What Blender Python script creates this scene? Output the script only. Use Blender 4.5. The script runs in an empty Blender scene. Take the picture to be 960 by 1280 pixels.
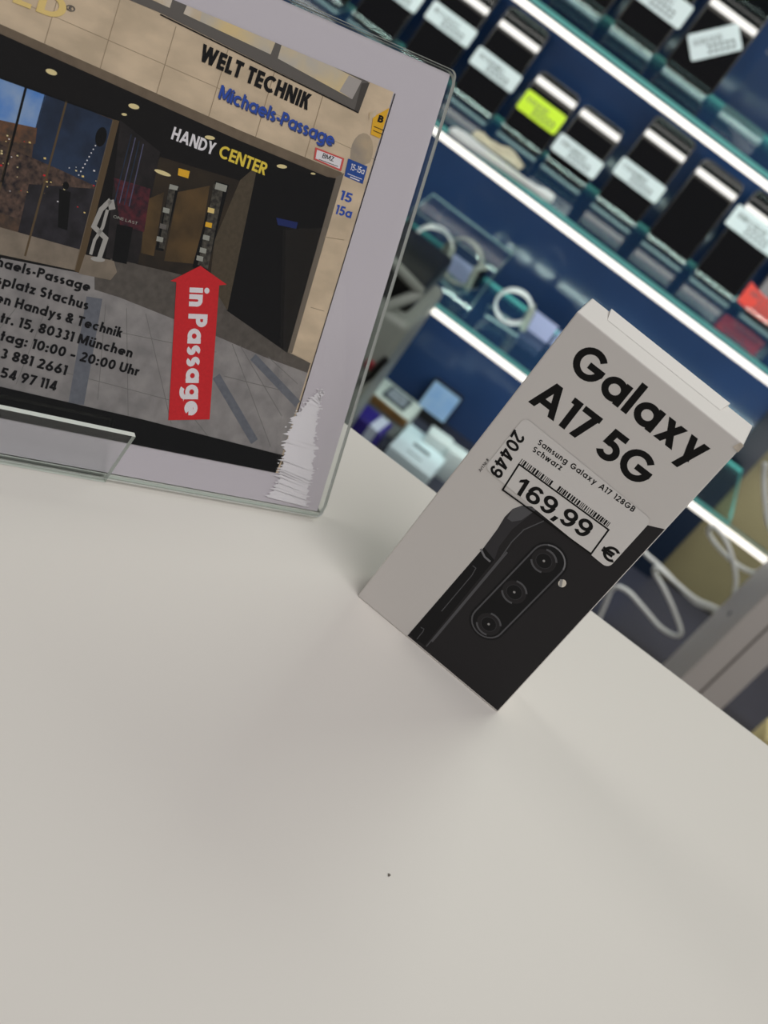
import bpy, bmesh, math, random
from mathutils import Vector, Matrix
random.seed(7)
S = bpy.context.scene
COL = S.collection
R = math.radians

# ------------------------------------------------------------------ camera, world, lights, exposure
FPX, PITCH, ROLL, CAMH = 1682.46, 0.5522, 0.6441, 0.3619
CAM = Vector((0, 0, CAMH))
_r = Vector((1, 0, 0)); _f = Vector((0, math.cos(PITCH), -math.sin(PITCH))); _u = _r.cross(_f)
CR = math.cos(ROLL) * _r + math.sin(ROLL) * _u
CU = -math.sin(ROLL) * _r + math.cos(ROLL) * _u
CF = _f
cd = bpy.data.cameras.new('camera'); co = bpy.data.objects.new('camera', cd); COL.objects.link(co)
M = Matrix((CR, CU, -CF)).transposed().to_4x4(); M.translation = CAM
co.matrix_world = M
cd.sensor_fit = 'VERTICAL'; cd.sensor_height = 36.0; cd.lens = FPX / 1280 * 36
cd.clip_start = 0.01; cd.clip_end = 50
cd.dof.use_dof = True; cd.dof.focus_distance = 0.575; cd.dof.aperture_fstop = 13.0
S.camera = co

W = bpy.data.worlds.new('world'); S.world = W; W.use_nodes = True
bg = W.node_tree.nodes['Background']; bg.inputs[0].default_value = (0.98, 0.97, 1.0, 1); bg.inputs[1].default_value = 0.12
S.view_settings.view_transform = 'Standard'; S.view_settings.look = 'None'
S.view_settings.gamma = 1; S.view_settings.use_curve_mapping = False
S.view_settings.exposure = 0.0


def area(name, loc, target, sx, sy, power, col=(1, 1, 1)):
    l = bpy.data.lights.new(name, 'AREA'); l.shape = 'RECTANGLE'; l.size = sx; l.size_y = sy
    l.energy = power; l.color = col
    o = bpy.data.objects.new(name, l); COL.objects.link(o); o.location = loc
    o.rotation_euler = (Vector(target) - Vector(loc)).to_track_quat('-Z', 'Y').to_euler()
    return o


area('cabinet_light_back', (0.40, 1.50, 1.05), (0.1, 0.5, 0), 0.8, 0.3, 4.7, (0.93, 1.0, 0.90))  # added panel standing in for the glow of unseen upper cabinet strips
area('ceiling_light_left', (-1.2, 0.85, 1.5), (0, 0.6, 0), 0.5, 0.3, 3.5, (1.0, 0.98, 0.93))
area('ceiling_light_right', (0.70, -0.25, 2.0), (0.0, 0.55, 0.05), 1.5, 1.2, 25.0, (1.0, 0.965, 0.965))

# ------------------------------------------------------------------ helpers
def lin(c):
    out = []
    for v in c[:3]:
        v /= 255.0
        out.append(v / 12.92 if v <= 0.04045 else ((v + 0.055) / 1.055) ** 2.4)
    return out


MATS = {}


def mat(name, rgb=(200, 200, 200), k=1.0, rough=0.5, spec=0.5, metal=0.0, var=0.0, scale=40.0, stretch=(1, 1, 1),
        bump=0.0, bscale=200.0, rgb2=None, detail=4.0, emit=None):
    """procedural principled material; rgb is sRGB, k divides the linear value"""
    if name in MATS: return MATS[name]
    m = bpy.data.materials.new(name); m.use_nodes = True; MATS[name] = m
    nt = m.node_tree; n = nt.nodes; b = n['Principled BSDF']
    fit = lambda q: [v * min(1, .92 / max(max(q), 1e-6)) for v in q]
    c = fit([v / k for v in lin(rgb)])
    b.inputs['Roughness'].default_value = rough
    b.inputs['Specular IOR Level'].default_value = spec
    b.inputs['Metallic'].default_value = metal
    b.inputs['Base Color'].default_value = (*c, 1)
    tc = n.new('ShaderNodeTexCoord'); mp = n.new('ShaderNodeMapping'); mp.inputs['Scale'].default_value = stretch
    nt.links.new(tc.outputs['Object'], mp.inputs['Vector'])
    nz = n.new('ShaderNodeTexNoise'); nz.inputs['Scale'].default_value = scale; nz.inputs['Detail'].default_value = detail
    nt.links.new(mp.outputs['Vector'], nz.inputs['Vector'])
    c2 = fit([v / k for v in lin(rgb2)]) if rgb2 else [v * (1 - var) for v in c]
    c1 = c if rgb2 else [min(.95, v * (1 + var)) for v in c]
    cr = n.new('ShaderNodeValToRGB')
    cr.color_ramp.elements[0].position = .32; cr.color_ramp.elements[1].position = .68
    cr.color_ramp.elements[0].color = (*c2, 1); cr.color_ramp.elements[1].color = (*c1, 1)
    nt.links.new(nz.outputs['Fac'], cr.inputs['Fac'])
    if var or rgb2: nt.links.new(cr.outputs['Color'], b.inputs['Base Color'])
    if bump:
        nb = n.new('ShaderNodeTexNoise'); nb.inputs['Scale'].default_value = bscale
        nt.links.new(tc.outputs['Object'], nb.inputs['Vector'])
        bp = n.new('ShaderNodeBump'); bp.inputs['Strength'].default_value = bump; bp.inputs['Distance'].default_value = .001
        nt.links.new(nb.outputs['Fac'], bp.inputs['Height']); nt.links.new(bp.outputs['Normal'], b.inputs['Normal'])
    if emit:
        b.inputs['Emission Color'].default_value = (*emit[:3], 1); b.inputs['Emission Strength'].default_value = emit[3]
    return m


def clear(name, tint=(1, 1, 1), rough=0.02, boost=1.0, ior=1.49, bump=0.0, bscale=60.0):
    """thin clear sheet: transparent with a Fresnel gloss"""
    if name in MATS: return MATS[name]
    m = bpy.data.materials.new(name); m.use_nodes = True; MATS[name] = m
    nt = m.node_tree; n = nt.nodes; n.clear()
    out = n.new('ShaderNodeOutputMaterial'); mx = n.new('ShaderNodeMixShader')
    tr = n.new('ShaderNodeBsdfTransparent'); tr.inputs[0].default_value = (*tint, 1)
    gl = n.new('ShaderNodeBsdfGlossy'); gl.inputs['Roughness'].default_value = rough
    lw = n.new('ShaderNodeLayerWeight'); lw.inputs['Blend'].default_value = .5
    pw = n.new('ShaderNodeMath'); pw.operation = 'POWER'; pw.inputs[1].default_value = 5
    r0 = ((ior - 1) / (ior + 1)) ** 2 * boost
    mu = n.new('ShaderNodeMath'); mu.operation = 'MULTIPLY_ADD'; mu.inputs[1].default_value = 1 - r0; mu.inputs[2].default_value = r0; mu.use_clamp = True
    nt.links.new(lw.outputs['Facing'], pw.inputs[0]); nt.links.new(pw.outputs[0], mu.inputs[0]); nt.links.new(mu.outputs[0], mx.inputs[0])
    nt.links.new(tr.outputs[0], mx.inputs[1]); nt.links.new(gl.outputs[0], mx.inputs[2]); nt.links.new(mx.outputs[0], out.inputs[0])
    if bump:
        tc = n.new('ShaderNodeTexCoord'); nb = n.new('ShaderNodeTexNoise'); nb.inputs['Scale'].default_value = bscale
        nb.inputs['Detail'].default_value = 5
        nt.links.new(tc.outputs['Object'], nb.inputs['Vector'])
        bp = n.new('ShaderNodeBump'); bp.inputs['Strength'].default_value = bump; bp.inputs['Distance'].default_value = .001
        nt.links.new(nb.outputs['Fac'], bp.inputs['Height']); nt.links.new(bp.outputs['Normal'], gl.inputs['Normal'])
    return m


WM = {}          # own record of world matrices


def empty(name, loc=(0, 0, 0), rot=None, label=None, cat=None, group=None):
    o = bpy.data.objects.new(name, None); COL.objects.link(o)
    m = Matrix.Translation(Vector(loc)) @ (rot.to_4x4() if rot is not None else Matrix.Identity(4))
    o.matrix_world = m; WM[o] = m; o.empty_display_size = .02
    return tag(o, label, cat, group)


def tag(o, label=None, cat=None, group=None, kind=None):
    if label: o['label'] = label
    if cat: o['category'] = cat
    if group: o['group'] = group
    if kind: o['kind'] = kind
    return o


class MB:
    """mesh builder in world coordinates (or local ones when build(local=True))"""

    def __init__(s): s.v = []; s.f = []; s.mi = []; s.mats = []; s.sm = []

    def m(s, material):
        if material not in s.mats: s.mats.append(material)
        return s.mats.index(material)

    def face(s, pts, material, smooth=False):
        i = len(s.v); s.v += [Vector(p) for p in pts]; s.f.append(list(range(i, i + len(pts)))); s.mi.append(s.m(material)); s.sm.append(smooth)

    def mesh(s, verts, faces, material, smooth=False):
        i = len(s.v); s.v += [Vector(p) for p in verts]; k = s.m(material)
        for f in faces: s.f.append([i + j for j in f]); s.mi.append(k); s.sm.append(smooth)

    def prism(s, outline, d, material, side=None, smooth=False):
        """outline: 3D points; extruded by vector d"""
        d = Vector(d); n = len(outline); a = [Vector(p) for p in outline]; b = [p + d for p in a]
        nrm = sum(((a[i] - a[0]).cross(a[(i + 1) % n] - a[0]) for i in range(1, n - 1)), Vector())
        if nrm.dot(d) > 0: a.reverse(); b.reverse()
        s.mesh(a + b, [list(range(n)), list(range(2 * n - 1, n - 1, -1))], material)
        s.mesh(a + b, [[(i + 1) % n, i, i + n, (i + 1) % n + n] for i in range(n)], side or material, smooth)

    def box(s, lo, hi, material, side=None, bev=0.0):
        x0, y0, z0 = lo; x1, y1, z1 = hi
        if bev: s.rbox(lo, hi, bev, material); return
        dx, dy, dz = x1 - x0, y1 - y0, z1 - z0
        if dy <= dx and dy <= dz: s.prism([(x0, y0, z0), (x1, y0, z0), (x1, y0, z1), (x0, y0, z1)], (0, dy, 0), material, side)
        elif dx <= dz: s.prism([(x0, y0, z0), (x0, y1, z0), (x0, y1, z1), (x0, y0, z1)], (dx, 0, 0), material, side)
        else: s.prism([(x0, y0, z0), (x1, y0, z0), (x1, y1, z0), (x0, y1, z0)], (0, 0, dz), material, side)

    def rbox(s, lo, hi, r, material, seg=2, tf=None):
        bm = bmesh.new(); bmesh.ops.create_cube(bm, size=1)
        for v in bm.verts:
            v.co = Vector([(lo[i] + hi[i]) / 2 + v.co[i] * (hi[i] - lo[i]) for i in range(3)])
        bmesh.ops.bevel(bm, geom=bm.edges[:], offset=r, segments=seg, affect='EDGES', profile=.5)
        bm.verts.index_update()
        vs = [(tf @ v.co if tf else v.co.copy()) for v in bm.verts]
        s.mesh(vs, [[v.index for v in f.verts] for f in bm.faces], material, True); bm.free()

    def tube(s, path, r, material, n=10, closed=False, flat=1.0, up=None):
        path = [Vector(p) for p in path]; N = len(path); rings = []; prev = None
        for i, p in enumerate(path):
            a = path[(i - 1) % N] if (closed or i) else path[0]; b = path[(i + 1) % N] if (closed or i < N - 1) else path[-1]
            t = (b - a).normalized()
            if up is not None: sidev = t.cross(Vector(up)).normalized()
            else:
                if prev is None: prev = t.orthogonal().normalized()
                sidev = (prev - t * prev.dot(t)).normalized(); prev = sidev
            o = t.cross(sidev).normalized()
            rings.append([p + sidev * math.cos(2 * math.pi * k / n) * r + o * math.sin(2 * math.pi * k / n) * r * flat for k in range(n)])
        vs = [v for g in rings for v in g]; fs = []
        for i in range(N if closed else N - 1):
            for k in range(n):
                fs.append([i * n + k, i * n + (k + 1) % n, ((i + 1) % N) * n + (k + 1) % n, ((i + 1) % N) * n + k])
        if not closed: fs += [list(range(n - 1, -1, -1)), [(N - 1) * n + k for k in range(n)]]
        s.mesh(vs, fs, material, True)

    def build(s, name, parent=None, local=False):
        me = bpy.data.meshes.new(name)
        v = s.v
        if parent is not None and not local:
            P = WM[parent].inverted(); v = [P @ p for p in v]
        me.from_pydata([tuple(p) for p in v], [], s.f)
        for m in s.mats: me.materials.append(m)
        me.polygons.foreach_set('material_index', s.mi); me.polygons.foreach_set('use_smooth', s.sm)
        me.update()
        o = bpy.data.objects.new(name, me); COL.objects.link(o)
        if parent is not None: o.parent = parent; WM[o] = WM[parent]
        else: WM[o] = Matrix.Identity(4)
        return o


def spline(pts, n=8, closed=False):
    P = [Vector(p) for p in pts]; out = []; N = len(P)
    rng = range(N if closed else N - 1)
    for i in rng:
        p0 = P[(i - 1) % N] if (closed or i) else P[0]; p1 = P[i]; p2 = P[(i + 1) % N]
        p3 = P[(i + 2) % N] if (closed or i + 2 < N) else P[-1]
        for k in range(n):
            t = k / n
            out.append(.5 * ((2 * p1) + (p2 - p0) * t + (2 * p0 - 5 * p1 + 4 * p2 - p3) * t * t + (3 * p1 - p0 - 3 * p2 + p3) * t ** 3))
    if not closed: out.append(P[-1])
    return out


def rrect(w, h, r, n=5, cx=0, cy=0):
    pts = []
    for (sx, sy, a0) in ((1, 1, 0), (-1, 1, 90), (-1, -1, 180), (1, -1, 270)):
        for k in range(n + 1):
            a = R(a0 + 90 * k / n)
            pts.append((cx + sx * (w / 2 - r) + r * math.cos(a), cy + sy * (h / 2 - r) + r * math.sin(a)))
    return pts


def ray(px, py):
    return (px - 480) / FPX * CR - (py - 640) / FPX * CU + CF


def on_z(px, py, z):
    d = ray(px, py); return CAM + d * ((z - CAMH) / d.z)


def on_y(px, py, y):
    d = ray(px, py); return CAM + d * (y / d.y)


# ------------------------------------------------------------------ lettering: geometric stroke alphabet
def arc(cx, cy, rx, ry, a0, a1, n=22):
    return [(cx + rx * math.cos(R(a0 + (a1 - a0) * k / n)), cy + ry * math.sin(R(a0 + (a1 - a0) * k / n))) for k in range(n + 1)]


def glyph(c, w, xh=0.70):
    """elements ('p', polyline) butt-capped stroke, ('c', polyline) closed stroke, ('d', x0,y0,x1,y1) diagonal cut level, ('f', polygon); and advance"""
    h = w / 2; E = []; p = lambda *a: E.append(('p', list(a))); d = lambda *a: E.append(('d',) + a)
    P = lambda a: E.append(('p', a)); C = lambda a: E.append(('c', a))
    ow = .94
    if c == 'A': d(h * 1.05, 0, .44, 1); d(.88 - h * 1.05, 0, .44, 1); p((.2, .3), (.68, .3)); return E, .88
    if c == 'B':
        p((h, 0), (h, 1)); P([(h, 1 - h), (.3, 1 - h)] + arc(.3, .76 - h / 2, .2, .24 - h / 2, 90, -90) + [(h, .52)])
        P([(h, .52), (.33, .52)] + arc(.33, .26 + h / 2, .24 - h * .3, .26 - h / 2, 90, -90) + [(h, h)]); return E, .6
    if c == 'C': P(arc(ow / 2, .5, ow / 2 - h, .5 - h, 48, 312)); return E, .82
    if c == 'D': p((h, 0), (h, 1)); P([(h, 1 - h), (.26, 1 - h)] + arc(.28, .5, .46 - h, .5 - h, 90, -90) + [(h, h)]); return E, .74
    if c == 'E':
        p((h, 0), (h, 1)); [p((h, y), (.52, y)) for y in (h, .5, 1 - h)]; return E, .52
    if c == 'F':
        p((h, 0), (h, 1)); [p((h, y), (.5, y)) for y in (.48, 1 - h)]; return E, .5
    if c == 'G':
        P(arc(ow / 2, .5, ow / 2 - h, .5 - h, 42, 357)); p((ow * .48, .47), (ow, .47)); return E, ow
    if c == 'H': p((h, 0), (h, 1)); p((.7 - h, 0), (.7 - h, 1)); p((h, .5), (.7 - h, .5)); return E, .7
    if c == 'I': p((h, 0), (h, 1)); return E, w
    if c == 'K': p((h, 0), (h, 1)); d(.1 + h, .44, .64 - h, 1); d(.66 - h, 0, .22 + h, .6); return E, .68
    if c == 'L': p((h, 0), (h, 1)); p((h, h), (.48, h)); return E, .48
    if c == 'M':
        p((h, 0), (h, 1)); p((.9 - h, 0), (.9 - h, 1)); d(h * 1.3, 1, .45, .1); d(.9 - h * 1.3, 1, .45, .1); return E, .9
    if c == 'N': p((h, 0), (h, 1)); p((.76 - h, 0), (.76 - h, 1)); d(h * 1.2, 1, .76 - h * 1.2, 0); return E, .76
    if c in 'O': C(arc(ow / 2, .5, ow / 2 - h, .5 - h, 0, 360, 40)[:-1]); return E, ow
    if c == 'P': p((h, 0), (h, 1)); P([(h, 1 - h), (.3, 1 - h)] + arc(.32, .7, .28 - h, .3 - h, 90, -90) + [(h, .4 + h)]); return E, .6
    if c == 'R':
        p((h, 0), (h, 1)); P([(h, 1 - h), (.3, 1 - h)] + arc(.32, .7, .28 - h, .3 - h, 90, -90) + [(h, .4 + h)]); d(.6 - h, 0, .28, .45); return E, .64
    if c == 'S':
        r = (1 - w) / 4; wd = .58; rx = wd / 2 - h
        P(arc(wd / 2, 1 - h - r, rx, r, 35, 270, 18)[:-1] + arc(wd / 2, h + r, rx, r, 90, -145, 18)); return E, wd
    if c == 'T': p((.29, 0), (.29, 1)); p((0, 1 - h), (.58, 1 - h)); return E, .58
    if c == 'U': P([(h, 1), (h, .33)] + arc(.34, .33, .34 - h, .33 - h, 180, 360) + [(.68 - h, 1)]); return E, .68
    if c == 'W':
        d(h, 1, .34, 0); d(.34, 0, .58, 1); d(.58, 1, .82, 0); d(.82, 0, 1.16 - h, 1); return E, 1.16
    if c == 'X': d(h, 0, .7 - h, 1); d(h, 1, .7 - h, 0); return E, .7
    if c == 'Y': p((.36, 0), (.36, .5)); d(h, 1, .36, .4); d(.72 - h, 1, .36, .4); return E, .72
    if c == 'Z': p((.02, 1 - h), (.6, 1 - h)); p((0, h), (.6, h)); d(h * 1.3, w * .6, .6 - h * 1.3, 1 - w * .6); return E, .6
    x = xh; r = x / 2
    if c in 'abdpqgo' or c == 'ö':
        cx = r if c in 'adqgoö' else r
        C(arc(cx, r, r - h, r - h, 0, 360, 36)[:-1]); sx = x - h
        if c == 'a': p((sx, 0), (sx, x))
        if c == 'd': p((sx, 0), (sx, 1.03))
        if c == 'b': p((h, 0), (h, 1.03))
        if c == 'p': p((h, -.3), (h, x))
        if c == 'q': p((sx, -.3), (sx, x))
        if c == 'g': P([(sx, x), (sx, -.05)] + arc(r, -.05, r - h, .25 - h, 0, -145))
        return E, x
    if c == 'c': P(arc(r, r, r - h, r - h, 48, 312)); return E, x * .88
    if c == 'e': P(arc(r, r, r - h, r - h, 0, 318)); p((w * .6, r - .01), (x - .01, r - .01)); return E, x
    if c == 'f': P(arc(.32, .8, .17, .23 - h, 90, 180) + [(.15, 0)]); p((0, x - h), (.36, x - h)); return E, .36
    if c in 'hn':
        p((h, 0), (h, 1.03 if c == 'h' else x)); k = .56
        P(arc(k / 2, x * .58, k / 2 - h, x * .42 - h, 180, 0) + [(k - h, 0)]); return E, k
    if c == 'm':
        p((h, 0), (h, x)); k = .5
        for o in (0, k - w): P([(q[0] + o, q[1]) for q in arc(k / 2, x * .6, k / 2 - h, x * .4 - h, 180, 0)] + [(k - h + o, 0)])
        return E, 2 * k - w
    if c == 'i': p((h, 0), (h, x)); E.append(('f', arc(h, .9, w * .6, w * .6, 0, 360, 18)[:-1])); return E, w
    if c == 'k': p((h, 0), (h, 1.03)); d(h + .05, .28, .5 - h, x); d(.54 - h, 0, .2 + h * .6, .42); return E, .54
    if c == 'l': p((h, 0), (h, 1.03)); return E, w
    if c == 'r': p((h, 0), (h, x)); P(arc(.28, x - .26, .28 - h, .26 - h, 180, 65)); return E, .36
    if c == 's':
        rr = (x - w) / 4; wd = .46; rx = wd / 2 - h
        P(arc(wd / 2, x - h - rr, rx, rr, 40, 270, 16)[:-1] + arc(wd / 2, h + rr, rx, rr, 90, -140, 16)); return E, wd
    if c == 't': p((.17, 0), (.17, .95)); p((0, x - h), (.34, x - h)); return E, .34
    if c in 'uü':
        k = .56; P([(h, x), (h, x * .42)] + arc(k / 2, x * .42, k / 2 - h, x * .42 - h, 180, 360)); p((k - h, 0), (k - h, x))
        if c == 'ü': [E.append(('f', arc(q, .88, w * .5, w * .5, 0, 360, 14)[:-1])) for q in (.14, k - .14)]
        return E, k
    if c == 'v': d(h, x, .3, 0); d(.6 - h, x, .3, 0); return E, .6
    if c == 'w': d(h, x, .26, 0); d(.26, 0, .45, x); d(.45, x, .64, 0); d(.64, 0, .9 - h, x); return E, .9
    if c == 'x': d(h * 1.3, 0, .66 - h * 1.3, x); d(h * 1.3, x, .66 - h * 1.3, 0); return E, .66
    if c == 'y': d(h * 1.2, x, .345, .02); d(.66 - h * 1.2, x, .2, -.3); return E, .66
    if c == 'z': p((0, x - h), (.48, x - h)); p((0, h), (.48, h)); d(h * 1.4, w * .6, .48 - h * 1.4, x - w * .6); return E, .48
    if c == '0': C(arc(.32, .5, .32 - h, .5 - h, 0, 360, 34)[:-1]); return E, .64
    if c == '1': p((.3 - h, 0), (.3 - h, 1)); E.append(('f', [(0, 1 - w), (0, 1), (.3 - w, 1), (.3 - w, 1 - w)])); return E, .3
    if c == '2':
        P(arc(.29, .7, .29 - h, .3 - h, 165, -35, 18) + [(h * 1.2, h)]); p((0, h), (.58, h)); return E, .58
    if c == '3':
        P(arc(.27, .75 - h * .4, .25 - h, .25 - h * .6, 150, -90, 18)); P(arc(.27, .27, .28 - h, .27 - h, 90, -150, 18)); return E, .56
    if c == '4': p((.46, 0), (.46, 1)); d(h * 1.3, .25, .44, 1); p((.02, .24), (.64, .24)); return E, .64
    if c == '5':
        p((.1, 1 - h), (.56, 1 - h)); d(.13, .45, .19, 1); P([(.13, .56)] + arc(.29, .33, .33 - h, .33 - h, 112, -150, 22)); return E, .62
    if c == '6': C(arc(.32, .32, .32 - h, .32 - h, 0, 360, 30)[:-1]); d(.14, .42, .42, 1); return E, .64
    if c == '9': C(arc(.32, .68, .32 - h, .32 - h, 0, 360, 30)[:-1]); d(.5, .58, .22, 0); return E, .64
    if c == '⑥': C(arc(.31, .32, .31 - h, .32 - h, 0, 360, 30)[:-1]); P(arc(.34, .5, .34 - h, .5 - h, 183, 42, 22)); return E, .62
    if c == '⑨': C(arc(.31, .68, .31 - h, .32 - h, 0, 360, 30)[:-1]); P(arc(.28, .5, .34 - h, .5 - h, 3, -138, 22)); return E, .62
    if c == '①': p((.36 - h, 0), (.36 - h, 1)); E.append(('f', [(0, .62), (0, .79), (.2, .99), (.36 - h, 1), (.36 - w, .76)])); return E, .42
    if c == '7': p((0, 1 - h), (.58, 1 - h)); d(.19, 0, .58 - h * 1.2, 1 - h); return E, .58
    if c == '8':
        C(arc(.3, .75 - h * .3, .24 - h * .6, .25 - h * .7, 0, 360, 24)[:-1]); C(arc(.3, .27, .3 - h, .27 - h, 0, 360, 28)[:-1]); return E, .6
    if c == '-': p((.04, .34), (.32, .34)); return E, .36
    if c == '–': p((.04, .36), (.46, .36)); return E, .5
    if c == '.': E.append(('f', arc(w * .6, w * .55, w * .6, w * .6, 0, 360, 14)[:-1])); return E, w * 1.2
    if c == ',': d(.02, -.16, .12, w); return E, .17
    if c == ':': [E.append(('f', arc(w * .6, y, w * .6, w * .6, 0, 360, 14)[:-1])) for y in (w * .6, x - w * .6)]; return E, w * 1.2
    if c == '#': d(.12, 0, .26, 1); d(.36, 0, .5, 1); p((0, .35), (.6, .35)); p((0, .66), (.6, .66)); return E, .6
    if c == '€':
        P(arc(.5, .5, .42 - h, .5 - h, 45, 315)); p((0, .59), (.62, .59)); p((0, .41), (.58, .41)); return E, .8
    if c == '&':
        C(arc(.32, .76, .17, .24 - h, 0, 360, 20)[:-1]); P(arc(.28, .28, .28 - h, .28 - h, 100, 330, 20) + [(.62, .52)]); d(.7 - h, 0, .2, .68); return E, .72
    if c == '®': C(arc(.4, .55, .36, .36, 0, 360, 24)[:-1]); p((.3, .35), (.3, .75)); p((.3, .72), (.5, .7)); p((.34, .55), (.52, .36)); return E, .8
    return E, .3       # space


def stroke_faces(pts, w, closed=False):
    n = len(pts); h = w / 2; L = []
    for i, q in enumerate(pts):
        a = pts[i - 1] if (closed or i) else None; b = pts[(i + 1) % n] if (closed or i < n - 1) else None
        def un(s, e):
            dx, dy = e[0] - s[0], e[1] - s[1]; l = math.hypot(dx, dy) or 1e-9; return (-dy / l, dx / l)
        n1 = un(a, q) if a else None; n2 = un(q, b) if b else None
        if n1 and n2:
            mx, my = n1[0] + n2[0], n1[1] + n2[1]; l = math.hypot(mx, my) or 1e-9; mx /= l; my /= l
            k = 1 / max(.5, mx * n1[0] + my * n1[1])
        else: mx, my = n1 or n2; k = 1
        L.append(((q[0] + mx * h * k, q[1] + my * h * k), (q[0] - mx * h * k, q[1] - my * h * k)))
    return [[L[i][1], L[(i + 1) % n][1], L[(i + 1) % n][0], L[i][0]] for i in range(n if closed else n - 1)]


def text_faces(s, w=.16, gap=.1, xh=.70, space=.3):
    out = []; x = 0.0
    for ch in s:
        if ch == ' ': x += space; continue
        E, adv = glyph(ch, w, xh)
        for e in E:
            if e[0] == 'p': F = stroke_faces(e[1], w)
            elif e[0] == 'c': F = stroke_faces(e[1], w, True)
            elif e[0] == 'd':
                _, x0, y0, x1, y1 = e
                if y0 > y1: x0, y0, x1, y1 = x1, y1, x0, y0
                hw = w / 2 * math.hypot(x1 - x0, y1 - y0) / max(1e-6, abs(y1 - y0)); hw = min(hw, w)
                F = [[(x0 - hw, y0), (x0 + hw, y0), (x1 + hw, y1), (x1 - hw, y1)]]
            else: F = [e[1]]
            out += [([(q[0] + x, q[1]) for q in f], E.index(e)) for f in F]
        x += adv + gap
    return out, x - gap


class Sheet:
    """a flat printed plane: origin O, axes ex, ey, normal n (towards the reader)"""

    def __init__(s, O, ex, ey, n): s.O = Vector(O); s.ex = ex.normalized(); s.ey = ey.normalized(); s.n = n.normalized()

    def uv(s, px, py):
        d = ray(px, py); t = (s.O - CAM).dot(s.n) / d.dot(s.n); q = CAM + d * t - s.O
        return (q.dot(s.ex), q.dot(s.ey))

    def w(s, u, v, lay=0.0): return s.O + s.ex * u + s.ey * v + s.n * lay

    def poly(s, mb, pts, m, lay): mb.face([s.w(*s.uv(*p), lay) for p in pts], m)

    def line(s, mb, pts, wpx, m, lay, closed=False):
        q = [s.uv(*p) for p in pts]; ref = s.uv(pts[0][0] + 1, pts[0][1]); sc = math.hypot(ref[0] - q[0][0], ref[1] - q[0][1])
        for f in stroke_faces(q, wpx * sc, closed): mb.face([s.w(u, v, lay) for u, v in f], m)

    def text(s, mb, txt, a, b, cap, m, lay, w=.16, gap=.1, up=None, xh=.70, space=.3, ortho=False):
        """baseline from pixel a to pixel b, cap height in pixels along the sheet's up (or pixel vector up)"""
        F, adv = text_faces(txt, w, gap, xh, space)
        ua = Vector(s.uv(*a)); ub = Vector(s.uv(*b)); bx = (ub - ua) / adv
        if up is None:
            q = s.uv(a[0], a[1] - cap * .9); ln = math.hypot(q[0] - ua[0], q[1] - ua[1]); uy = Vector((0, ln))
        else:
            q = Vector(s.uv(a[0] + up[0], a[1] + up[1])) - ua
            uy = q
        if ortho: uy = Vector((-bx.y, bx.x)).normalized() * uy.length
        for f, k in F: mb.face([s.w(*(ua + bx * x + uy * y), lay + k * 1e-5) for x, y in f], m)


# ------------------------------------------------------------------ materials
white_lam = mat('white_laminate', (226, 222, 215), rough=.42, spec=.25, bump=.05, bscale=900)
carton = mat('white_carton', (226, 222, 217), rough=.5, spec=.4, bump=.04, bscale=1500)
carton_edge = mat('worn_carton_edge', (200, 190, 175), rough=.7, var=.2, scale=300)
ink = mat('black_ink', (14, 13, 13), rough=.5, spec=.2)
sticker_m = mat('glossy_sticker', (233, 230, 226), rough=.35, spec=.4)
paper = mat('printer_paper', (214, 207, 213), rough=.6, spec=.3)
acr = clear('clear_acrylic', (.985, .995, .99), .02)
acr_front = clear('clear_acrylic_front', (.99, .995, .995), .004, bump=.004, bscale=300)
acr_edge = mat('acrylic_cut_edge', (150, 178, 182), rough=.2, spec=.6)
glass_m = clear('shelf_glass', (.80, .93, .92), .03, 1.6, 1.52)
glass_edge = mat('green_glass_edge', (140, 240, 235), rough=.25, spec=.6)
blue_panel = mat('navy_gloss_panel', (42, 64, 104), rough=.12, spec=.55, var=.25, scale=3.0)
led_m = mat('led_diffuser', (240, 240, 230), rough=.5, emit=(.97, .92, .83, 1.5))
alu = mat('brushed_aluminium', (150, 170, 165), rough=.35, metal=.8)
floor_m = mat('grey_floor_tile', (120, 116, 110), rough=.35, var=.12, scale=6)
wall_m = mat('plain_plaster_wall', (150, 145, 130), rough=.8, var=.05, scale=8)
olive = mat('olive_wall_panel', (114, 108, 80), rough=.55, var=.15, scale=5)
deck_m = mat('slate_deck', (50, 51, 64), rough=.35, var=.1, scale=9)
black_pl = mat('black_plastic', (14, 14, 16), rough=.35)
screen_m = mat('black_screen_glass', (6, 6, 8), rough=.02, spec=.7)
label_w = mat('white_price_label', (214, 222, 226), rough=.5)
label_y = mat('yellow_price_label', (205, 235, 20), rough=.5)
label_r = mat('red_price_label', (226, 60, 44), rough=.5)
label_ink = mat('label_print', (70, 78, 84), rough=.6)
white_pl = mat('white_plastic', (240, 244, 244), rough=.35)
grey_pl = mat('light_grey_plastic', (150, 156, 148), rough=.4, var=.08, scale=10)

# ------------------------------------------------------------------ setting
FLOOR = -0.95


def struct(name, lo, hi, m):
    b = MB(); b.box(lo, hi, m); o = b.build(name); o['kind'] = 'structure'; return o


struct('floor', (-3, -1.5, FLOOR - .05), (3, 3.0, FLOOR), floor_m)
struct('wall_back', (-3, 2.32, FLOOR), (3, 2.42, 1.9), wall_m)

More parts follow.
